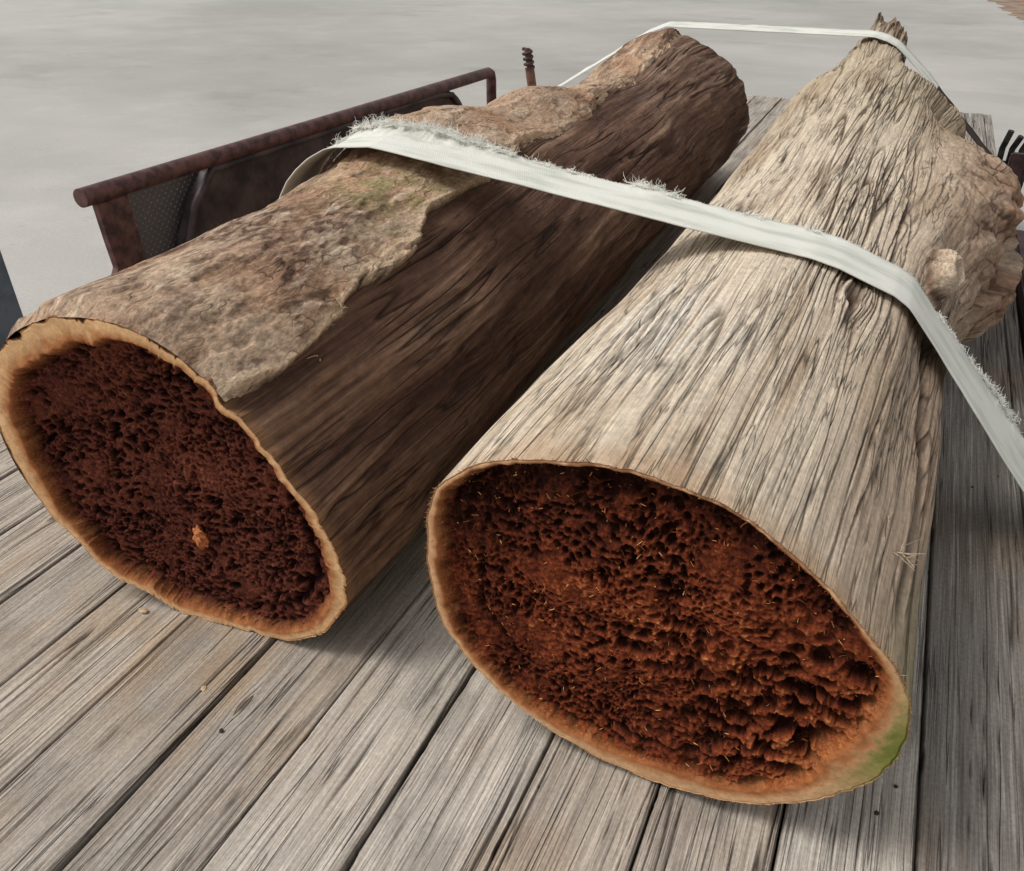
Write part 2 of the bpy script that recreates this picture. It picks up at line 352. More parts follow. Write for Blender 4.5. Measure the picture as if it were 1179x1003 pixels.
Ck=mix(Ck,bc(lin((96,70,55))),sst(1.9,2.6,Yg)*sst(-.25,.35,fbm(X*9,Yg*3,Z*9,4)+.3*chunk)*.75)
VL=place(Yg,Tg,Rb,cL,.10,-.72)
FQ=grid_faces(len(ys),NT,True)
logL=thing('log','dark brown hollow log with peeling tan bark, left of the other log','log',(cL[0],.7,0))
link('trunk',np_mesh('trunk',shift(VL,logL).reshape(-1,3),FQ.reshape(-1,4),Cb.reshape(-1,3),extra=gcL.reshape(-1,3)),M_wood,logL)
G,C=far_cap(VL,lin((120,84,58))); link('far_end',np_mesh('far_end',shift(G,logL).reshape(-1,3),grid_faces(14,NT,True).reshape(-1,4),C.reshape(-1,3)),M_rot,logL)
VK=place(Yg,Tg,Rk,cL,.10,-.72)
sdf=(sd[:-1]+sd[1:])/2; mk=(sdf>-.015)&(Yg[:-1]<3.6)
bk=link('bark',sub_mesh('bark',shift(VK,logL).reshape(-1,3),FQ,Ck.reshape(-1,3),mk),M_bark,logL); bk['label']='peeling tan and brown bark patch along the top'
# ---------- right log
ysR=ysamp(.70,3.75,620); Yg,Tg=np.meshgrid(ysR,TH,indexing='ij')
bc=lambda c: np.broadcast_to(c,Yg.shape+(3,))
rcR=contour(ptsR,.70,0,0,cR)
bl=sst(.72,1.7,Yg); a_=.292; b_=.245+.05*sst(2.2,3.5,Yg)
Rg=rcR[None,:]*(1-bl)+(a_*b_/np.sqrt((b_*np.cos(Tg))**2+(a_*np.sin(Tg))**2))*bl
X=cR[0]+Rg*np.cos(Tg); Z=cR[1]+Rg*np.sin(Tg)
Rg=Rg+.012*fbm(X*3+5,Yg*1.6,Z*3,3)*sst(.7,1,Yg)
Rg=Rg+.012*np.sin(Tg*9+.8*np.sin(Yg*1.3))*np.exp(-(wrapd(Tg,deg(15))/.6)**2)*sst(.8,1.3,Yg)
burl=np.exp(-np.abs((Yg-2.42)/.56)**3-np.abs(wrapd(Tg,deg(-2))/.62)**2.6)
U0=seamfree(Tg,.29)
bn=fbm(X*5,Yg*3,Z*5,3)
bn2=np.abs(fbm(U0*12+4,Yg*4+.4*bn,U0*0,4,.52))
lobes=.5+.5*np.sin(Tg*6.5+Yg*2.2+2.2*bn)
Rg=Rg+burl*(.128+.05*bn+.050*(bn2-.2)+.055*lobes)
Rg=Rg+.05*np.exp(-((Yg-3.40)/.25)**2-(wrapd(Tg,deg(22))/.45)**2)*(1+.5*bn)
Rg=Rg-.03*np.exp(-((Yg-3.10)/.12)**2-(wrapd(Tg,deg(25))/.5)**2)
rid=np.exp(-(wrapd(Tg,deg(36)-.12*(Yg-1.72))/.16)**2)*sst(1.65,1.8,Yg)*sst(3.0,2.3,Yg); Rg=Rg+.020*rid*(1+.5*fbm(Yg*4,Tg*4,Tg*0,2))
kn=np.hypot((Yg-1.665)/.060,wrapd(Tg,deg(30))*.29/.030)*(1+.28*fbm(X*30,Yg*30,Z*30,3,.55))
knot=np.exp(-kn**4)
Rg=Rg+.055*knot-.036*np.exp(-(kn/.5)**2)*knot+.018*np.exp(-(kn/2.2)**2)
kn2=np.hypot((Yg-1.36)/.038,wrapd(Tg,deg(58))*.27/.020); Rg=Rg-.007*np.exp(-kn2**2)+.006*np.exp(-(kn2-1.3)**2*6)
U=U0.copy()
for (ky,kt,ra,am) in ((1.665,deg(30),.10,.022),(1.36,deg(58),.08,.015)):
    du=(wrapd(Tg,kt))*.29; U=U-am*np.sign(du)*(1-np.exp(-np.abs(du)/.02))*np.exp(-(du/.06)**2-((Yg-ky)/ra)**2)
U=U+.007*fbm(Yg*1.1,U*4,U*0+3,2)+.03*(Yg-1)
gcR=np.stack([U,Yg,Yg*0+4.4],-1)
def stroke(s,ysc,w,off,msk=.0):
    n=perlin(U*s,Yg*ysc,U*0+off); l=np.clip(1-np.abs(n)/w,0,1)
    return l*sst(msk-.15,msk+.2,perlin(U*s*.3+9,Yg*ysc*1.1,U*0+off+3))
f1=stroke(42,1.35,.095,1.3,-.12); f2=stroke(70,2.3,.14,5.7,-.05); f3=stroke(23,.85,.055,9.1,-.2)
grain=fbm(U*80,Yg*2.2,U*0+2,3,.6); low=fbm(X*4+3,Yg*2.2,Z*4,3); g2=fbm(U*24,Yg*1.1,U*0+6,3)
ridge=1-np.abs(fbm(U*30,Yg*1.5,U*0+21,3,.5))*2.2
region=sst(-.30,.28,fbm(U*5,Yg*2.0,U*0+4,2)+.10)*sst(.76,1.08,Yg+.25*low+.30*sst(deg(80),deg(20),np.abs(wrapd(Tg,0))))
nb=1-.75*sst(.12,.5,burl)
fur=np.clip(np.maximum(np.maximum(f1,.75*f2),f3),0,1)*sst(.705,.76,Yg)*nb*(.26+.74*region)
Rb=Rg-.0082*fur+(.0009*grain+.0025*g2+.0020*ridge*region)*nb+(burl>.05)*.008*burl*fbm(X*22,Yg*13,Z*22,4,.6)+.008*sst(2.6,3.4,Yg)*fbm(U*17,Yg*3,U*0+2,4,.55)
taper=sst(3.25,3.75,Yg)
peak=np.exp(-(wrapd(Tg,deg(95))/.42)**2)
jag=fbm(np.cos(Tg)*12,np.sin(Tg)*12,Tg*0,5,.7)
Rb=Rb*(1-.40*taper*(1-peak)+.18*taper*peak)+taper*.045*fbm(U*18,Yg*3,U*0+5,4,.6)
Yw=Yg+sst(3.3,3.75,Yg)*(.36*peak**1.3+.22*jag)
pale=lin((212,196,174)); tn=lin((178,157,133)); wht=lin((224,215,202)); fd=lin((86,67,53)); brw=lin((148,121,100)); rd=lin((134,103,82))
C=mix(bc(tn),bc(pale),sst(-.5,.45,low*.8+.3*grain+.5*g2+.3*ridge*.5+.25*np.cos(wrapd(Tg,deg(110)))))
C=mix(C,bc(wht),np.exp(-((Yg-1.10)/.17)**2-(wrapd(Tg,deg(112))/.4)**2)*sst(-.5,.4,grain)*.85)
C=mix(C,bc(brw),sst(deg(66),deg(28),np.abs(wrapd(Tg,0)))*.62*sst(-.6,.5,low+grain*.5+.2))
C=mix(C,bc(lin((162,146,118))),sst(2.0,3.2,Yg)*.50)
C=mix(C,bc(rd),np.clip(burl*1.2,0,1)*.9*sst(-.6,.3,bn+.2))
C=mix(C,bc(lin((186,164,140))),sst(.3,.7,burl)*sst(.18,.5,bn2)*.6)
C=mix(C,bc(lin((70,50,40))),sst(.2,.6,burl)*sst(.08,.0,bn2)*.8)
C=mix(C,bc(fd),fur*.85)
C=mix(C,bc(lin((128,104,86))),sst(.2,.9,-grain*.6-g2*.6)*.38)
C=mix(C,bc(lin((176,140,106))),sst(.75,.70,Yg+.04*low)*.45)
C=mix(C,bc(lin((110,80,60))),sst(3.2,3.75,Yg)*sst(-.3,.4,low+jag)*.6)
C=mix(C,bc(lin((214,194,168))),knot*.85); C=mix(C,bc(lin((92,66,50))),np.exp(-(kn/.40)**2)*.8); C=mix(C,bc(lin((86,60,46))),np.exp(-((kn-1.25)/.16)**2)*.8); C=mix(C,bc(lin((92,64,48))),np.exp(-(kn2/.7)**2)*.8)
C=mix(C,bc(lin((108,116,56))),np.exp(-((Yg-.72)/.15)**2-(wrapd(Tg,deg(-6))/.30)**2)*sst(-.9,.0,grain)*.95)
cl=np.clip(1-np.abs(wrapd(Tg,deg(17)+.05*np.sin(Yg*5)+.06*low+.03*grain))/.045,0,1)*sst(.74,.84,Yg)*sst(1.8,1.4,Yg); Rb=Rb-.015*cl; C=mix(C,bc(lin((50,36,28))),cl*.85)
VR=place(Yw,Tg,Rb,cR)
logR=thing('log','pale grey furrowed log with a burl on its flank and orange hollow end','log',(cR[0],.7,0))
FQr=grid_faces(len(ysR),NT,True)
av=lambda a:(a[:-1]+a[1:])/2
mb=av(burl)>.22; mk=(av(knot)>.25)
VS=shift(VR,logR).reshape(-1,3); CS=C.reshape(-1,3); ES=gcR.reshape(-1,3)
link('trunk',sub_mesh('trunk',VS,FQr,CS,~mb&~mk,ES),M_pale,logR)
o=link('burl',sub_mesh('burl',VS,FQr,CS,mb,ES),M_burl,logR); o['label']='rough reddish brown burl bulging from the side'
o=link('knot',sub_mesh('knot',VS,FQr,CS,mk,ES),M_bark,logR); o['label']='pale raised branch knot'
G,Cc=far_cap(VR,lin((90,62,44))); link('far_end',np_mesh('far_end',shift(G,logR).reshape(-1,3),grid_faces(14,NT,True).reshape(-1,4),Cc.reshape(-1,3)),M_rot,logR)

# ---------- near cut faces
def cut_face(root,V,c,rimw,style):
    ring=V[0]; n=380
    rho=np.concatenate([np.linspace(1,.66,170)[:-1],np.linspace(.66,0.004,n-169)])
    cx=np.array([c[0],ring[:,1].mean(),c[1]])
    G=cx+(ring-cx)[None]*rho[:,None,None]
    x=G[...,0]; z=G[...,2]; Rh=np.broadcast_to(rho[:,None],x.shape); T=np.broadcast_to(TH[None],x.shape)
    w=rimw(T)*(1+.28*fbm(np.cos(T)*3,np.sin(T)*3,Rh*0+2,3))+.011*fbm(x*28,z*28,x*0,5,.62)
    d=(1-Rh)-w
    m=sst(-.01,.05,d)
    wx=fbm(x*10,z*10,x*0+3,2)*.017; wz=fbm(x*10+20,z*10,x*0+5,2)*.017
    fine=fbm(x*150,z*150,x*0,2,.6); medn=fbm(x*45,z*45,x*0+4,4,.6); lg=fbm(x*9,z*9,x*0+6,3)
    def pores(sx,sz,r0,r1,mask,ox=0,jit=.06):
        f=worley((x+wx)*sx+ox,(z+wz)*sz+ox*.7); return sst(r0,r1,f[0]+jit*medn)*mask
    if style=='R':
        pA=pores(125,115,.42,.22,sst(-.25,.15,fbm(x*14+1,z*14,x*0+8,3)))
        pB=pores(66,80,.42,.26,sst(-.15,.15,fbm(x*9+5,z*9,x*0+2,3)),5,.10)
        lr=np.exp(-(wrapd(T,deg(-22))/.75)**2)*sst(.35,.8,Rh)
        pC=pores(33,46,.50,.32,np.clip(lr*1.2-.05+.5*sst(.1,.45,fbm(x*6+1,z*6,x*0+8,3)),0,1),11,.18)
        arc=np.clip(1-np.abs(Rh-.76-.07*fbm(np.cos(T)*3,np.sin(T)*3,T*0,4))/.028,0,1)*np.clip(np.exp(-(wrapd(T,deg(-90))/.5)**2)+.7*np.exp(-(wrapd(T,deg(-165))/.4)**2),0,1)*sst(-.3,.1,medn+.2)
        arc2=np.clip(1-np.abs(Rh-.62-.08*fbm(np.cos(T)*3+5,np.sin(T)*3,T*0,4))/.025,0,1)*np.exp(-(wrapd(T,deg(-45))/.6)**2)*sst(-.3,.1,medn+.1)
        ledge=sst(-.03,.03,Rh-.70-.09*fbm(np.cos(T)*4,np.sin(T)*4,T*0+7,4))*np.exp(-(wrapd(T,deg(-50))/.9)**2)
        top=sst(.80,.93,Rh/(1-rimw(T)))*np.clip(np.sin(T),0,1)
        pit=np.clip(.45*pA+.75*pB+pC+.9*arc+.6*arc2+.5*top,0,1.2)
        dep=m*(.016+.010*fbm(x*5,z*5,x*0,3)+.005*pA+.010*pB+.019*pC+.014*arc+.010*arc2+.008*top-.010*ledge-.0035*medn-.0013*fine)
        cd=lin((42,18,11)); c0=lin((82,37,22)); c1=lin((116,55,31)); c2=lin((182,112,66))
        cen=np.exp(-((x+.09)/.16)**2-((z-.27)/.09)**2)
        hi=.38+.36*medn+.42*fine+.26*cen+.18*lr+.22*lg+.15*ledge-.95*pit-.20*np.exp(-(wrapd(T,deg(150))/.9)**2)*sst(.3,.8,Rh)
    else:
        pA=pores(120,120,.40,.20,sst(-.25,.12,fbm(x*12+1,z*12,x*0+8,3)))
        pB=pores(62,74,.38,.22,sst(-.15,.12,fbm(x*9,z*9,x*0+1,3)),5,.10)
        pC=pores(34,52,.34,.20,sst(-.05,.25,fbm(x*8+9,z*8,x*0+1,3)),9,.14)
        arc=np.clip(1-np.abs(Rh-.82-.06*fbm(np.cos(T)*3,np.sin(T)*3,T*0,4))/.030,0,1)*np.exp(-(wrapd(T,deg(-25))/.6)**2)
        pit=np.clip(.45*pA+.8*pB+pC+arc,0,1.1)
        dep=m*(.016+.022*(1-Rh)+.008*fbm(x*6,z*6,x*0,3)+.005*pA+.010*pB+.014*pC+.010*arc-.0025*medn-.001*fine)
        cd=lin((36,16,12)); c0=lin((74,36,27)); c1=lin((98,51,37)); c2=lin((138,84,60))
        hi=.42+.38*medn+.38*fine-.85*pit+.22*lg
    Cc=mix(np.broadcast_to(cd,G.shape),np.broadcast_to(c0,G.shape),sst(-.2,.25,hi)); Cc=mix(Cc,np.broadcast_to(c1,G.shape),sst(.2,.6,hi)); Cc=mix(Cc,np.broadcast_to(c2,G.shape),sst(.60,1.15,hi))
    rim_o=lin((220,176,128)) if style=='L' else lin((208,166,124)); rim_i=lin((170,106,62))
    rf=np.clip((1-Rh)/np.maximum(w,.004),0,1)
    gn=fbm(x*60,z*60,x*0,3)
    Cr=mix(np.broadcast_to(rim_o,G.shape),np.broadcast_to(rim_i,G.shape),sst(.25,1.05,rf+.20*gn))
    Cr=mix(Cr,np.broadcast_to(lin((234,200,156)),G.shape),sst(.1,.6,fbm(x*16,z*16,x*0+5,3))*.35*(1-rf))
    saw=perlin((x*.8+z*.6)*120,(z*.8-x*.6)*10,x*0); Cr=Cr*(1+.06*saw[...,None])
    if style=='R':
        Cr=mix(Cr,np.broadcast_to(lin((136,86,52)),G.shape),np.exp(-np.abs(wrapd(T,deg(80))/.85)**4)*sst(-.4,.3,gn+.1)*.70)
        Cr=mix(Cr,np.broadcast_to(lin((112,120,54)),G.shape),np.exp(-(wrapd(T,deg(-9))/.30)**2)*sst(.75,.30,rf+.30*gn)*.97)
    soft=.045+(.05*np.exp(-(wrapd(T,deg(-18))/.5)**2) if style=='R' else 0)
    C=mix(Cr,Cc,sst(-.5,1,(d+.018*gn)/soft))
    G=G.copy(); G[...,1]+=dep+(1-m)*(.0008*gn+.0005*saw)
    G[...,1]+=.003*sst(.99,1.0,Rh)
    G[0]=ring
    f=grid_faces(len(rho),NT,True,True); dm=(d[:-1]+d[1:])/2>.008
    Vv=shift(G,root).reshape(-1,3); Cv=C.reshape(-1,3)
    o=link('rotten_core',sub_mesh('rotten_core',Vv,f,Cv,dm),M_rot,root)
    o2=link('cut_rim',sub_mesh('cut_rim',Vv,f,Cv,~dm),M_rim,root)
    return G,d,o,o2
def rimL(T):
    return .055+.09*np.exp(-(wrapd(T,deg(120))/.65)**2)+.08*np.exp(-(wrapd(T,deg(188))/.5)**2)+.03*np.exp(-(wrapd(T,deg(-15))/.3)**2)+.02*np.exp(-(wrapd(T,deg(-100))/.5)**2)
def rimR(T):
    return .026+.095*np.exp(-(wrapd(T,deg(-80))/.65)**2)+.14*np.exp(-(wrapd(T,deg(-16))/.36)**2)+.03*np.exp(-(wrapd(T,deg(190))/.5)**2)
GL,dL,oL,o2=cut_face(logL,VL,cL,rimL,'L'); oL['label']='dark maroon spongy rotten core'; o2['label']='pale orange tan sawn rim'
GR,dR,oR,o2=cut_face(logR,VR,cR,rimR,'R'); oR['label']='reddish brown honeycombed rotten core'; o2['label']='tan sawn rim with a green mossy corner'
def splinters(root,G,d,n,cols,ln,seed,rad,lo=.02,hi_=9):
    r=np.random.RandomState(seed); fl=G.reshape(-1,3); dd=d.ravel()
    ok=np.where((dd>lo)&(dd<hi_))[0]
    cen=G.reshape(-1,3)[-1]; lines=[];C=[];RR=[]
    w=np.hypot(fl[ok][:,0]-cen[0],fl[ok][:,2]-cen[2])+1e-3; w/=w.sum()
    for i in r.choice(ok,n,p=w):
        p=fl[i]; a=r.uniform(0,2*PI); l=r.uniform(.3,1)*ln; 
        dv=np.array([math.cos(a),-r.uniform(.0,.6),math.sin(a)]); dv/=np.linalg.norm(dv); b=r.normal(size=3)*.25
        t=np.linspace(0,1,4)[:,None]; Lp=p+np.array([0,.001,0])+dv*l*t+b*l*t*t*.6
        lines.append(Lp-np.array(root.location)); C.append(lin(cols[r.randint(len(cols))])); RR.append(r.uniform(.5,1.6)*rad)
    return lines,C,RR
def add_spl(root,*sets):
    L_=[];C_=[];R_=[]
    for a,b,c in sets: L_+=a;C_+=b;R_+=c
    o=link('splinters',tubes('splinters',L_,R_,C_),M_fibre,root); o['kind']='stuff'
add_spl(logR,splinters(logR,GR,dR,1300,[(130,66,34),(196,120,66),(104,50,26),(226,172,112),(120,60,30)],.009,3,.0006),
    splinters(logR,GR,dR,900,[(186,124,76),(150,88,48),(206,156,106)],.004,8,.0004,-.03,.03))
add_spl(logL,splinters(logL,GL,dL,250,[(100,58,42),(116,70,50),(74,40,30)],.005,4,.0005),
    splinters(logL,GL,dL,600,[(190,130,80),(150,88,50)],.003,9,.0004,-.03,.03))
def fringe(root,V,n,ln,cols,seed,tr,rad=.0004):
    r=np.random.RandomState(seed); lines=[];C=[]
    for k in range(n):
        th=deg(r.uniform(*tr)); j=int(th%(2*PI)/(2*PI)*NT)%NT; i=r.randint(0,4); p=V[i,j]
        out=np.array([math.cos(th),0,math.sin(th)])
        dv=out*r.uniform(.1,.8)+np.array([r.normal()*.6,-r.uniform(0,.8),r.normal()*.6]); l=r.uniform(.2,1)*ln
        t=np.linspace(0,1,4)[:,None]; lines.append(p+dv*l*t+r.normal(size=3)*.3*l*t*t-np.array(root.location)); C.append(lin(cols[r.randint(len(cols))]))
    o=link('frayed_edge',tubes('frayed_edge',lines,rad,C),M_fibre,root); o['kind']='stuff'
fringe(logL,VL,400,.0038,[(180,130,88),(140,96,62)],5,(-90,150))
fringe(logR,VR,600,.0040,[(150,104,68),(190,144,100),(120,82,54)],6,(-110,190))
def chip(name,loc,size,mat,parent,rot=0,seed=0):
    r=np.random.RandomState(seed); bm=bmesh.new(); bmesh.ops.create_icosphere(bm,subdivisions=3,radius=1)
    for v in bm.verts:
        k=1+.28*math.sin(v.co.x*5+seed)*math.cos(v.co.z*6+v.co.y*4)+r.uniform(-.05,.05); v.co*=k
        v.co.x*=size[0]; v.co.y*=size[1]; v.co.z*=size[2]
        x,y=v.co.x,v.co.y; v.co.x=x*math.cos(rot)-y*math.sin(rot); v.co.y=x*math.sin(rot)+y*math.cos(rot)
        v.co+=type(v.co)(loc)
    me=bpy.data.meshes.new(name); bm.to_mesh(me); bm.free(); return link(name,me,mat,parent)
M_chip=plain_mat('dull_wood_chip',(176,150,118),(205,180,148),60,.9,0,.4)
M_plug=plain_mat('orange_wood_plug',(150,78,40),(206,128,72),70,.85,0,.4)
d=ray(232,618)
dist=np.linalg.norm(np.cross(GL.reshape(-1,3)-np.array([0,0,H]),d/np.linalg.norm(d)),axis=1); p=GL.reshape(-1,3)[dist.argmin()]
o=chip('wood_plug',tuple(p-np.array(logL.location)+np.array([0,-.001,0])),(.013,.008,.020),M_plug,logL,seed=2); o['label']='small orange tan wood remnant in the dark cut end'

# ------------------------------------------------------------ trailer
trailer=thing('flatbed_trailer','weathered plank flatbed trailer with rusty side rails carrying both logs','trailer',(-.5,2,0))
TL=np.array(trailer.location)
PWD=.16
XL=-1.85; XR=.415
seams=[.2156-PWD*k for k in range(-2,14)]
seams=sorted([s for s in seams if XL+.02<s<XR-.02]); seams=[XL]+seams+[XR]
Vs=[];Fs=[];Cs=[];Es=[];n0=0
yd=np.concatenate([np.linspace(-.8,.2,12)[:-1],.2+ (5.6-.2)*np.linspace(0,1,560)**1.8])
for k in range(len(seams)-1):
    hg=random.uniform(.0008,.0018)
    a,b=seams[k]+hg,seams[k+1]-hg; nx=90
    u=.5-.5*np.cos(np.linspace(0,PI,nx)); u=.6*u+.4*np.linspace(0,1,nx); xs=a+(b-a)*u
    Xp,Yp=np.meshgrid(xs,yd); r=random.uniform(0,50)
    sq=np.abs(2*u-1)[None,:]**24*np.sign(u-.5)[None,:]
    chipe=np.clip(fbm(Yp*9+r,Xp*0+np.sign(u-.5)[None,:]*3,Xp*0+k,5,.7)-.15,0,1)*.008
    Xq=Xp+.0010*fbm(Yp*3,Yp*0+k,Xp*0,3)-sq*chipe
    gx=(Xp-a)
    kd=np.zeros_like(Xp); gk=gx.copy()
    for q_ in range(random.randint(2,4)):
        kx=random.uniform(.03,.13); ky=random.uniform(.3,3.0); ksz=random.uniform(.005,.010)
        dx=gx-kx; dy=(Yp-ky)
        rr=np.hypot(dx,dy/2.2); kd=np.maximum(kd,np.exp(-(rr/ksz)**4))
        gk=gk-np.sign(dx)*ksz*1.0*np.exp(-(dy/(ksz*5))**2-(dx/(ksz*3))**2)*(1-np.exp(-np.abs(dx)/.003))
    war=.009*fbm(Yp*.7+r,gx*5,Xp*0+k,2)
    gg=gk+war
    gr1=fbm(gg*200+r,Yp*1.6,Xp*0+k,4,.65); gr2=fbm(gg*60+r,Yp*1.0+3,Xp*0,3)
    ck=np.clip(1-np.abs(perlin(gg*46+r,Yp*.6,Xp*0+k*3.3))/.035,0,1)*sst(.0,.2,fbm(gx*12+r,Yp*1.8,Xp*0,2))
    e=np.minimum(u,1-u)*(b-a); ed=sst(0,.0045,e[None,:]+0*Yp)
    z=-.0045*(1-ed)**2+.0008*gr1+.0008*gr2-.006*ck+random.uniform(-.004,.001)+.0018*np.cos(u*PI*2)[None,:]+.001*kd
    base=np.array(random.choice([lin((184,172,158)),lin((172,159,144)),lin((192,183,171)),lin((178,166,152)),lin((166,156,144))]))
    if seams[k]>.19: base=lin((140,133,125))
    Cc=np.broadcast_to(base,Xp.shape+(3,)).copy()
    Cc=mix(Cc,np.broadcast_to(lin((220,213,203)),Cc.shape),sst(.0,.8,gr1*.9+gr2*.4)*.55)
    Cc=mix(Cc,np.broadcast_to(lin((114,101,89)),Cc.shape),sst(.1,.7,-gr1*.8-gr2*.4)*.65)
    Cc=mix(Cc,np.broadcast_to(lin((166,138,110)),Cc.shape),sst(.1,.6,fbm(Xp*5,Yp*3,Xp*0+11,3))*.35)
    Cc=mix(Cc,np.broadcast_to(lin((116,108,100)),Cc.shape),sst(.05,.55,fbm(Xp*9,Yp*5,Xp*0+15,5,.6))*.45)
    Cc=mix(Cc,np.broadcast_to(lin((180,148,110)),Cc.shape),np.exp(-((Xp+.86)/.30)**2-((Yp-.60)/.16)**2)*sst(-.4,.4,fbm(Xp*14,Yp*9,Xp*0+19,4))*.45)
    Cc=mix(Cc,np.broadcast_to(lin((78,62,50)),Cc.shape),kd*.8)
    Cc=mix(Cc,np.broadcast_to(lin((48,40,35)),Cc.shape),np.clip(ck+(1-ed)**2*.75,0,1)*.85)
    P=np.stack([Xq,Yp,z],-1)
    P=np.concatenate([P[:,:1]*1,P,P[:,-1:]*1],1); P[:,0,2]=-.045; P[:,-1,2]=-.045
    Cc=np.concatenate([Cc[:,:1]*.3,Cc,Cc[:,-1:]*.3],1)
    E=np.stack([np.concatenate([gg[:,:1],gg,gg[:,-1:]],1)+r,P[...,1],P[...,2]*0+k*3.7],-1)
    ny_,nx_=P.shape[:2]
    Vs.append(P.reshape(-1,3)); Cs.append(Cc.reshape(-1,3)); Es.append(E.reshape(-1,3)); Fs.append(grid_faces(ny_,nx_).reshape(-1,4)+n0); n0+=ny_*nx_
me=np_mesh('plank_deck',np.concatenate(Vs)-TL,np.concatenate(Fs),np.concatenate(Cs),extra=np.concatenate(Es)); link('plank_deck',me,M_deck,trailer)
P3=lambda *p:[tuple(np.array(q,float)-TL) for q in p]
def tb(name,lo,hi,mat,bev=.003,par=trailer): return box(name,tuple(np.array(lo)-TL),tuple(np.array(hi)-TL),mat,par,bev)
tb('underframe',(XL+.02,-.8,-.16),(XR-.01,5.55,-.05),M_under)
tb('edge_rail',(XR+.004,-.8,-.14),(XR+.055,3.3,.045),M_rustd,.006)
tb('edge_rail',(XL-.05,-.8,-.14),(XL-.004,5.55,-.004),M_rust,.006)
for yy in (1.9,2.6):
    tb('axle_beam',(XL+.1,yy-.04,-.36),(XR-.1,yy+.04,-.28),M_under)
def wheel(x,y):
    w=bpy.data.objects.new('wheel',None); COL.objects.link(w); w.parent=trailer; w.location=tuple(np.array([x,y,-.40])-TL)
    bm=bmesh.new(); prof=[(.0+.12,-.07),(.19,-.075),(.21,-.055),(.215,0),(.21,.055),(.19,.075),(.12,.07)]
    n=40; vv=[[bm.verts.new((x_,r*math.cos(2*PI*i/n),r*math.sin(2*PI*i/n))) for (r,x_) in prof] for i in range(n)]
    for i in range(n):
        for j in range(len(prof)-1): bm.faces.new((vv[i][j],vv[i][j+1],vv[(i+1)%n][j+1],vv[(i+1)%n][j]))
    me=bpy.data.meshes.new('tyre'); bm.to_mesh(me); bm.free(); link('tyre',me,M_black,w)
    bm=bmesh.new(); bmesh.ops.create_cone(bm,cap_ends=True,segments=32,radius1=.122,radius2=.10,depth=.10)
    for v in bm.verts: v.co=(v.co.z,v.co.x,v.co.y)
    me=bpy.data.meshes.new('rim'); bm.to_mesh(me); bm.free(); link('rim',me,M_rust,w)
for y_ in (1.9,2.6): wheel(XL+.12,y_); wheel(XR-.12,y_)
XF=-1.58
top=[at_x(93,228,XF),at_x(566,82,XF)]
ya,yb=top[0][1],top[1][1]
pipe('guard_rail',P3((XF,ya,top[0][2]),(XF,yb-.03,top[1][2]),(XF,yb-.008,top[1][2]-.008),(XF,yb,top[1][2]-.03),(XF,yb,.0)),.0205,M_rust,trailer)
slab('rail_post',P3((XF-.01,ya+.03,.43+.02),(XF-.01,ya+.115,.43+.02),(XF-.01,ya+.14,.02),(XF-.01,ya+.06,.02),(XF-.01,ya+.04,.16),(XF-.01,ya+.015,.19),(XF-.01,ya+.02,.27),(XF-.01,ya+.04,.30),(XF-.01,ya+.035,.36)),.02,0,M_rust,trailer)
p1=at_x(150,226,XF-.03);p2=at_x(232,203,XF-.03);p3=at_x(186,300,XF-.03)
slab('tread_plate',P3((XF-.05,p1[1],.455),(XF-.05,p2[1]+.08,.455),(XF-.05,p3[1]+.08,.01),(XF-.05,p1[1]+.03,.01)),.006,0,M_tread,trailer,.001)
d1=at_x(232,207,XF);d2=at_x(505,110,XF);d3=at_x(537,128,XF)
arc=[(XF-.03,d2[1]+ (d3[1]-d2[1])*math.sin(a),d3[2]-.02+(d2[2]+.015-d3[2]+.02)*math.cos(a)) for a in np.linspace(0,PI/2,8)]
slab('fender_side',P3((XF-.03,d1[1]-.20,.01),(XF-.03,d1[1]-.13,.22),(XF-.03,d1[1]-.05,.36),(XF-.03,d1[1]+.03,.432),*arc,(XF-.03,d3[1],.01)),.025,0,M_dark,trailer)
pipe('fender_lip',P3((XF+.004,d1[1]-.19,.05),(XF+.004,d1[1]-.12,.23),(XF+.004,d1[1]-.04,.37),(XF+.004,d1[1]+.04,.437),(XF+.004,d2[1],d2[2]+.005),(XF+.004,d2[1]+.10,d2[2]-.012),(XF+.004,d3[1],d3[2]-.02)),.010,M_dark,trailer)
def stake():
    b=np.array([-1.50,3.60,.0]); t=np.array([-1.585,3.60,.475])
    pipe('stake_post',P3(tuple(b),tuple(b*.16+t*.84)),.020,M_brown,trailer)
    s0=b*.16+t*.84
    pts=[]
    ax=(t-s0)
    for i in range(60):
        f=i/59; a=f*3.5*2*PI; pts.append(tuple(s0+ax*f*.95+np.array([math.cos(a)*.018,math.sin(a)*.018,0])))
    pipe('spring',P3(*pts),.007,M_dark,trailer,res=2)
    pipe('stake_tip',P3(tuple(s0),tuple(t)),.012,M_brown,trailer)
    pipe('stake_collar',P3(tuple(b*.40+t*.60),tuple(b*.34+t*.66)),.028,M_brown,trailer)
stake()
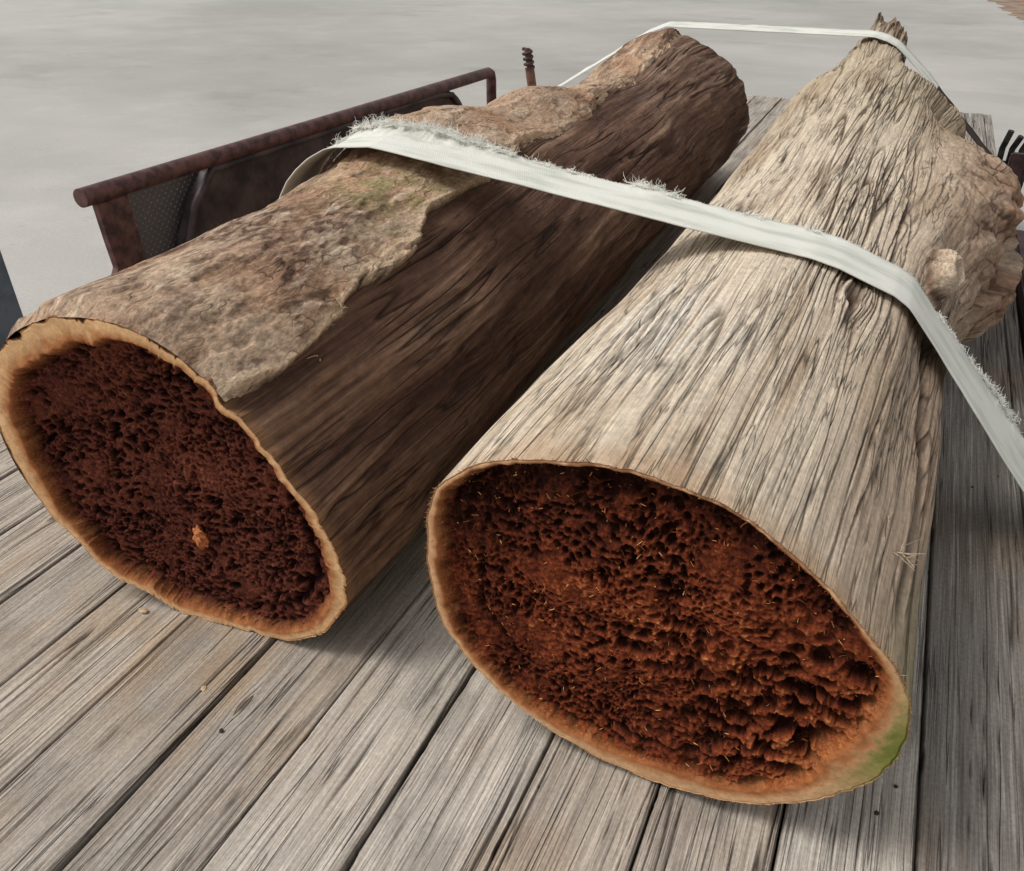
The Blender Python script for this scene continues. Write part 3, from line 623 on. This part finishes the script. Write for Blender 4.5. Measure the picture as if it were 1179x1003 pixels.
# rusty stake on the right edge, beside the buckle
for (px,py,yy,zt) in ((1172,176,3.05,.0),):
    d=ray(px,py); s=yy/d[1]; x_,z_=d[0]*s,H+d[2]*s
    tb('stake_post',(x_-.016,yy-.016,.0),(x_+.03,yy+.016,z_),M_rustd,.004)
q=at_x(88,340,-1.50); tb('bracket',(-1.53,q[1]-.04,.001),(-1.505,q[1]+.02,q[2]),M_rust,.004)
def nail(x,y):
    bm=bmesh.new(); bmesh.ops.create_cone(bm,cap_ends=True,segments=12,radius1=.0032,radius2=.0028,depth=.003)
    me=bpy.data.meshes.new('nail_head'); bm.to_mesh(me); bm.free(); o=link('nail_head',me,M_tarn,trailer); o.location=tuple(np.array([x,y,-.0012])-TL)
for px,py in ((1155,632),(1120,560),(1150,548),(1032,905),(1085,910),(1088,945),(1010,935),(620,905),(255,840),(480,840)):
    p=at_z(px,py,0); nail(p[0],p[1])
q=at_x(14,335,-1.95)
post=thing('steel_post','blue grey painted steel post standing at the left edge beside the trailer','post',(-2.02,q[1]-.02,GZ))
box('post_tube',(-.04,-.05,0.01),(.04,.05,1.10),M_blue,post,.006); box('base_plate',(-.09,-.1,0),(.09,.1,.01),M_blue,post,.002)
box('post_cap',(-.045,-.055,1.10),(.045,.055,1.115),M_blue,post,.004)

# ------------------------------------------------------------ straps
def upper_hull(P):
    P=P[np.argsort(P[:,0])]; h=[]
    for p in P:
        while len(h)>=2 and (h[-1][0]-h[-2][0])*(p[1]-h[-2][1])-(h[-1][1]-h[-2][1])*(p[0]-h[-2][0])>=0: h.pop()
        h.append(p)
    return np.array(h)
def strap_path(y0,y1,aL,aR,off=.004):
    P=[np.array(aL),np.array(aR)]
    for V,c in ((VL,cL),(VR,cR),(VK,cL)):
        sel=(V[...,1]>y0)&(V[...,1]<y1)
        if V is VK: sel&=(sd>0)
        q=V[sel][:,[0,2]]; dq=q-c; q=q+dq/np.linalg.norm(dq,axis=1)[:,None]*off; P+=list(q)
    P=np.array(P); P=P[(P[:,0]>=aL[0])&(P[:,0]<=aR[0])]
    h=upper_hull(P); s=np.concatenate([[0],np.cumsum(np.hypot(*np.diff(h,axis=0).T))])
    ss=np.arange(0,s[-1],.004); x=np.interp(ss,s,h[:,0]); z=np.interp(ss,s,h[:,1])
    return ss,x,z
def strap(root,y0,y1,aL,aR,mat,name,wr=.002,nw=22,tilt=0,rag=None,dark_from=None,wide=0):
    ss,x,z=strap_path(y0-.01,y1+.01,aL,aR); n=len(ss)
    tx=np.gradient(x);tz=np.gradient(z)
    ker=np.ones(7)/7; tx=np.convolve(tx,ker,'same'); tz=np.convolve(tz,ker,'same')
    l=np.hypot(tx,tz);nx_,nz_=-tz/l,tx/l
    w=np.linspace(0,1,nw)
    Sg,Wg=np.meshgrid(ss,w,indexing='ij')
    off=wr*(fbm(Sg*6,Wg*2,Sg*0,3)*.8+.6)+.0005*np.cos(Wg*PI*6+Sg*3)+tilt*Wg
    off=off+.002*sst(.85,1,Wg)*(1+fbm(Sg*16,Sg*0,Sg*0,2))
    e0=.0012*fbm(Sg*14,Sg*0,Sg*0+3,3); e1=.003*fbm(Sg*30,Sg*0,Sg*0+7,4)
    if rag is not None:
        rg=rag(x)[:,None]; e1=e1+rg*(.012+.040*fbm(Sg*38,Sg*0,Sg*0+17,5,.78)); off=off+rg*Wg**4*.012*(1+fbm(Sg*24,Wg*3,Sg*0+9,3))
    Yv=y0+(y1-y0)*Wg+e0*(1-Wg)+e1*Wg**3
    if wide: Yv=Yv+(wide*sst(.08,.30,x))[:,None]*(Wg-.35)
    if dark_from is not None:
        sh=sst(dark_from-.02,dark_from+.02,x)[:,None]; Yv=Yv*(1-sh*.45)+((y0+y1)/2)*sh*.45
    P=np.stack([x[:,None]+nx_[:,None]*off,Yv,z[:,None]+nz_[:,None]*off],-1)
    E=np.stack([Sg,Wg*(y1-y0),Sg*0],-1)
    f=grid_faces(n,nw); Pv=P.reshape(-1,3)-np.array(root.location); Ev=E.reshape(-1,3); Cv=np.ones_like(Pv)
    def add(nm,mask,mt):
        o=link(nm,sub_mesh(nm,Pv,f,Cv,mask,Ev),mt,root); md=o.modifiers.new('s','SOLIDIFY'); md.thickness=.0022; md.offset=1; return o
    full=np.ones(f.shape[:2],bool)
    if dark_from is None: add(name,full,mat)
    else:
        dk_=(x[:-1]>dark_from)[:,None]&full; add(name,~dk_,mat); o=add('dark_tail',dk_,M_webd); o['label']='dark dirty end of the strap'
    return P,np.stack([nx_,nz_],-1)
st1=thing('tie_down_strap','wide off white webbing strap with frayed far edge crossing the middle of both logs','strap',(-.5,1.47,.5))
def ragx(x): return np.exp(-np.abs((x+.93)/.22)**3)+.55*np.exp(-((x+.42)/.035)**2)+.35*np.exp(-((x-.30)/.10)**2)
PS,NS=strap(st1,1.40,1.535,(-1.245,.02),(XR+.02,.03),M_web,'webbing',rag=ragx,wide=.055)
r=np.random.RandomState(8); lines=[];RR=[]
edgeP=PS[:,-1,:]; xsE=edgeP[:,0]
root=np.array(st1.location)
def curl(p,dv,l,nrm,seg=9,curv=.30):
    P=[np.array(p)]; d_=dv/np.linalg.norm(dv); ax=r.normal(size=3); ax/=np.linalg.norm(ax); om=r.normal()*curv
    for k in range(seg):
        d_=d_+np.cross(ax,d_)*om+r.normal(size=3)*.12; d_/=np.linalg.norm(d_); P.append(P[-1]+d_*l/seg)
    return np.array(P)-root
def frayat(px,py,n,spread,ln,up=.25):
    d=ray(px,py); t=1.53/d[1]; x0=d[0]*t
    nc=max(2,n//9)
    for c_ in range(nc):
        x=x0+r.normal()*spread; i=int(np.argmin(np.abs(xsE-x)+ (edgeP[:,2]<.2)*5))
        nrm=np.array([NS[i,0],0,NS[i,1]]); tan_=np.array([NS[i,1],0,-NS[i,0]])
        cd_=tan_*r.normal()*1.6+np.array([0,1,0])*r.uniform(.1,.5)+nrm*(r.uniform(-.05,.12)*up*2)
        cl_=r.uniform(.4,1)*ln
        for k in range(16):
            p=edgeP[i]-np.array([0,r.uniform(0,.014),0])+tan_*r.normal()*.006
            lines.append(curl(p+nrm*.002,cd_+r.normal(size=3)*.32,cl_*r.uniform(.4,1),nrm)); RR.append(r.uniform(.0003,.0007))
for a_ in (410,440,470,500,530,560): frayat(a_,185,170,.030,.036,.15)
frayat(600,200,90,.05,.028,.15); frayat(745,228,130,.016,.032); frayat(775,235,50,.010,.038); frayat(665,215,60,.03,.018)
frayat(870,255,14,.018,.032,1); frayat(935,268,18,.007,.036,1.2); frayat(1165,465,220,.025,.026,.15); frayat(1130,420,90,.03,.018,.15); frayat(1100,330,60,.012,.014,.15)
for xx in np.linspace(-1.1,.38,420): 
    i=int(np.argmin(np.abs(xsE-xx)+(edgeP[:,2]<.05)*5)); p=edgeP[i]; l=r.uniform(.002,.006)
    t=np.linspace(0,1,4)[:,None]; lines.append(p+np.array([r.normal()*.9,r.uniform(.1,1),r.uniform(-.1,.2)])*l*t-root); RR.append(.0005)
o=link('frayed_threads',tubes('frayed_threads',lines,RR),M_thread,st1); o['kind']='stuff'
st2=thing('tie_down_strap','narrow white webbing strap stretched over the far ends of both logs','strap',(-.5,3.6,.6))
PS2,_=strap(st2,3.55,3.63,(-1.50,.28),(XR+.0,.10),M_web,'webbing',wr=.001,nw=8,tilt=.010,dark_from=.06)
rb=thing('ratchet_buckle','small black steel ratchet buckle at the trailer edge behind the burl','ratchet',(.36,3.35,.0))
box('side_plate',(-.05,-.06,.0),(-.04,.06,.26),M_black,rb,.002); box('side_plate',(.03,-.06,0),(.04,.06,.26),M_black,rb,.002)
pipe('spool',[(-.06,.0,.24),(.055,.0,.24)],.018,M_black,rb)
for k in range(4): pipe('lever_prong',[(-.045+.028*k,.0,.20),(-.05+.030*k,-.01,.30),(-.040+.034*k,-.02,.36-.015*(k%2))],.010,M_black,rb)

# ------------------------------------------------------------ shreds & chips
def shred(root,pt,n,ln,seed,col=((214,190,150),(190,160,120)),base=(.3,-.3,.5),rad=.0012):
    r=np.random.RandomState(seed); lines=[];C=[]
    for k in range(n):
        dv=np.array(base)+r.normal(size=3)*.6; dv/=np.linalg.norm(dv); l=ln*r.uniform(.4,1); t=np.linspace(0,1,5)[:,None]
        lines.append(np.array(pt)+r.normal(size=3)*.005+dv*l*t+r.normal(size=3)*.3*l*t*t-np.array(root.location)); C.append(lin(col[k%2]))
    link('fibre_tuft',tubes('fibre_tuft',lines,rad,C),M_fibre,root)
def hit(V,px,py):
    d=ray(px,py); d/=np.linalg.norm(d); q=V.reshape(-1,3)-np.array([0,0,H]); dist=np.linalg.norm(np.cross(q,d),axis=1); dep=q@d
    ok=np.where(dist<.012)[0]
    if len(ok)==0: return q[dist.argmin()]+np.array([0,0,H])
    return q[ok[dep[ok].argmin()]]+np.array([0,0,H])
cc2=((186,170,148),(150,128,104))
shred(logR,hit(VR,1046,632),14,.026,1,col=cc2,base=(.8,-.1,.1),rad=.0008)
shred(logR,hit(VR,1035,600),4,.022,5,col=cc2,base=(-.2,-.2,.8),rad=.0008)
shred(logL,hit(VK,375,405),3,.03,2,base=(.3,-.3,.2),rad=.0013)
shred(logL,hit(VK,400,350),5,.016,12,base=(.3,-.3,.2),rad=.0008)
chips=[((165,702),(.008,.005,.0015)),((235,792),(.004,.005,.0015))]
for i,((px,py),s) in enumerate(chips):
    p=at_z(px,py,.002); o=chip('wood_chip',(0,0,0),s,M_chip,None,rot=i,seed=i); o.location=tuple(p)
    o['label']=['flat tan wood chip on the deck just under the left log','tiny tan wood crumb on the deck, nearer than the flat chip'][i]; o['category']='wood chip'; o['group']='wood chips on the deck'

# ------------------------------------------------------------ light
w=bpy.data.worlds.new('World'); S.world=w; w.use_nodes=True; nt=w.node_tree; nt.nodes.clear()
SE,SR=math.radians(55),math.radians(-112)
sky=nt.nodes.new('ShaderNodeTexSky'); sky.sky_type='NISHITA'; sky.sun_disc=False; sky.sun_elevation=SE; sky.sun_rotation=SR; sky.dust_density=3
hs=nt.nodes.new('ShaderNodeHueSaturation'); hs.inputs['Saturation'].default_value=.12; nt.links.new(sky.outputs[0],hs.inputs['Color'])
bg=nt.nodes.new('ShaderNodeBackground'); bg.inputs[1].default_value=.15; ou=nt.nodes.new('ShaderNodeOutputWorld')
nt.links.new(hs.outputs[0],bg.inputs[0]); nt.links.new(bg.outputs[0],ou.inputs[0])
sl=bpy.data.lights.new('sun','SUN'); sl.energy=1.5; sl.angle=math.radians(20); sl.color=(1,.96,.9)
so=bpy.data.objects.new('sun',sl); COL.objects.link(so)
from mathutils import Vector
dirv=Vector((math.sin(SR)*math.cos(SE),math.cos(SR)*math.cos(SE),math.sin(SE)))
so.rotation_euler=dirv.to_track_quat('Z','Y').to_euler()
S.view_settings.view_transform='Standard'; S.view_settings.look='None'; S.view_settings.exposure=0
cam=bpy.data.cameras.new('camera'); cam.sensor_width=36; cam.lens=36*F/1179; cam.clip_start=.02; cam.clip_end=500
co=bpy.data.objects.new('camera',cam); COL.objects.link(co); co.location=(0,0,H); co.rotation_euler=(PI/2-PITCH,0,YAW); S.camera=co
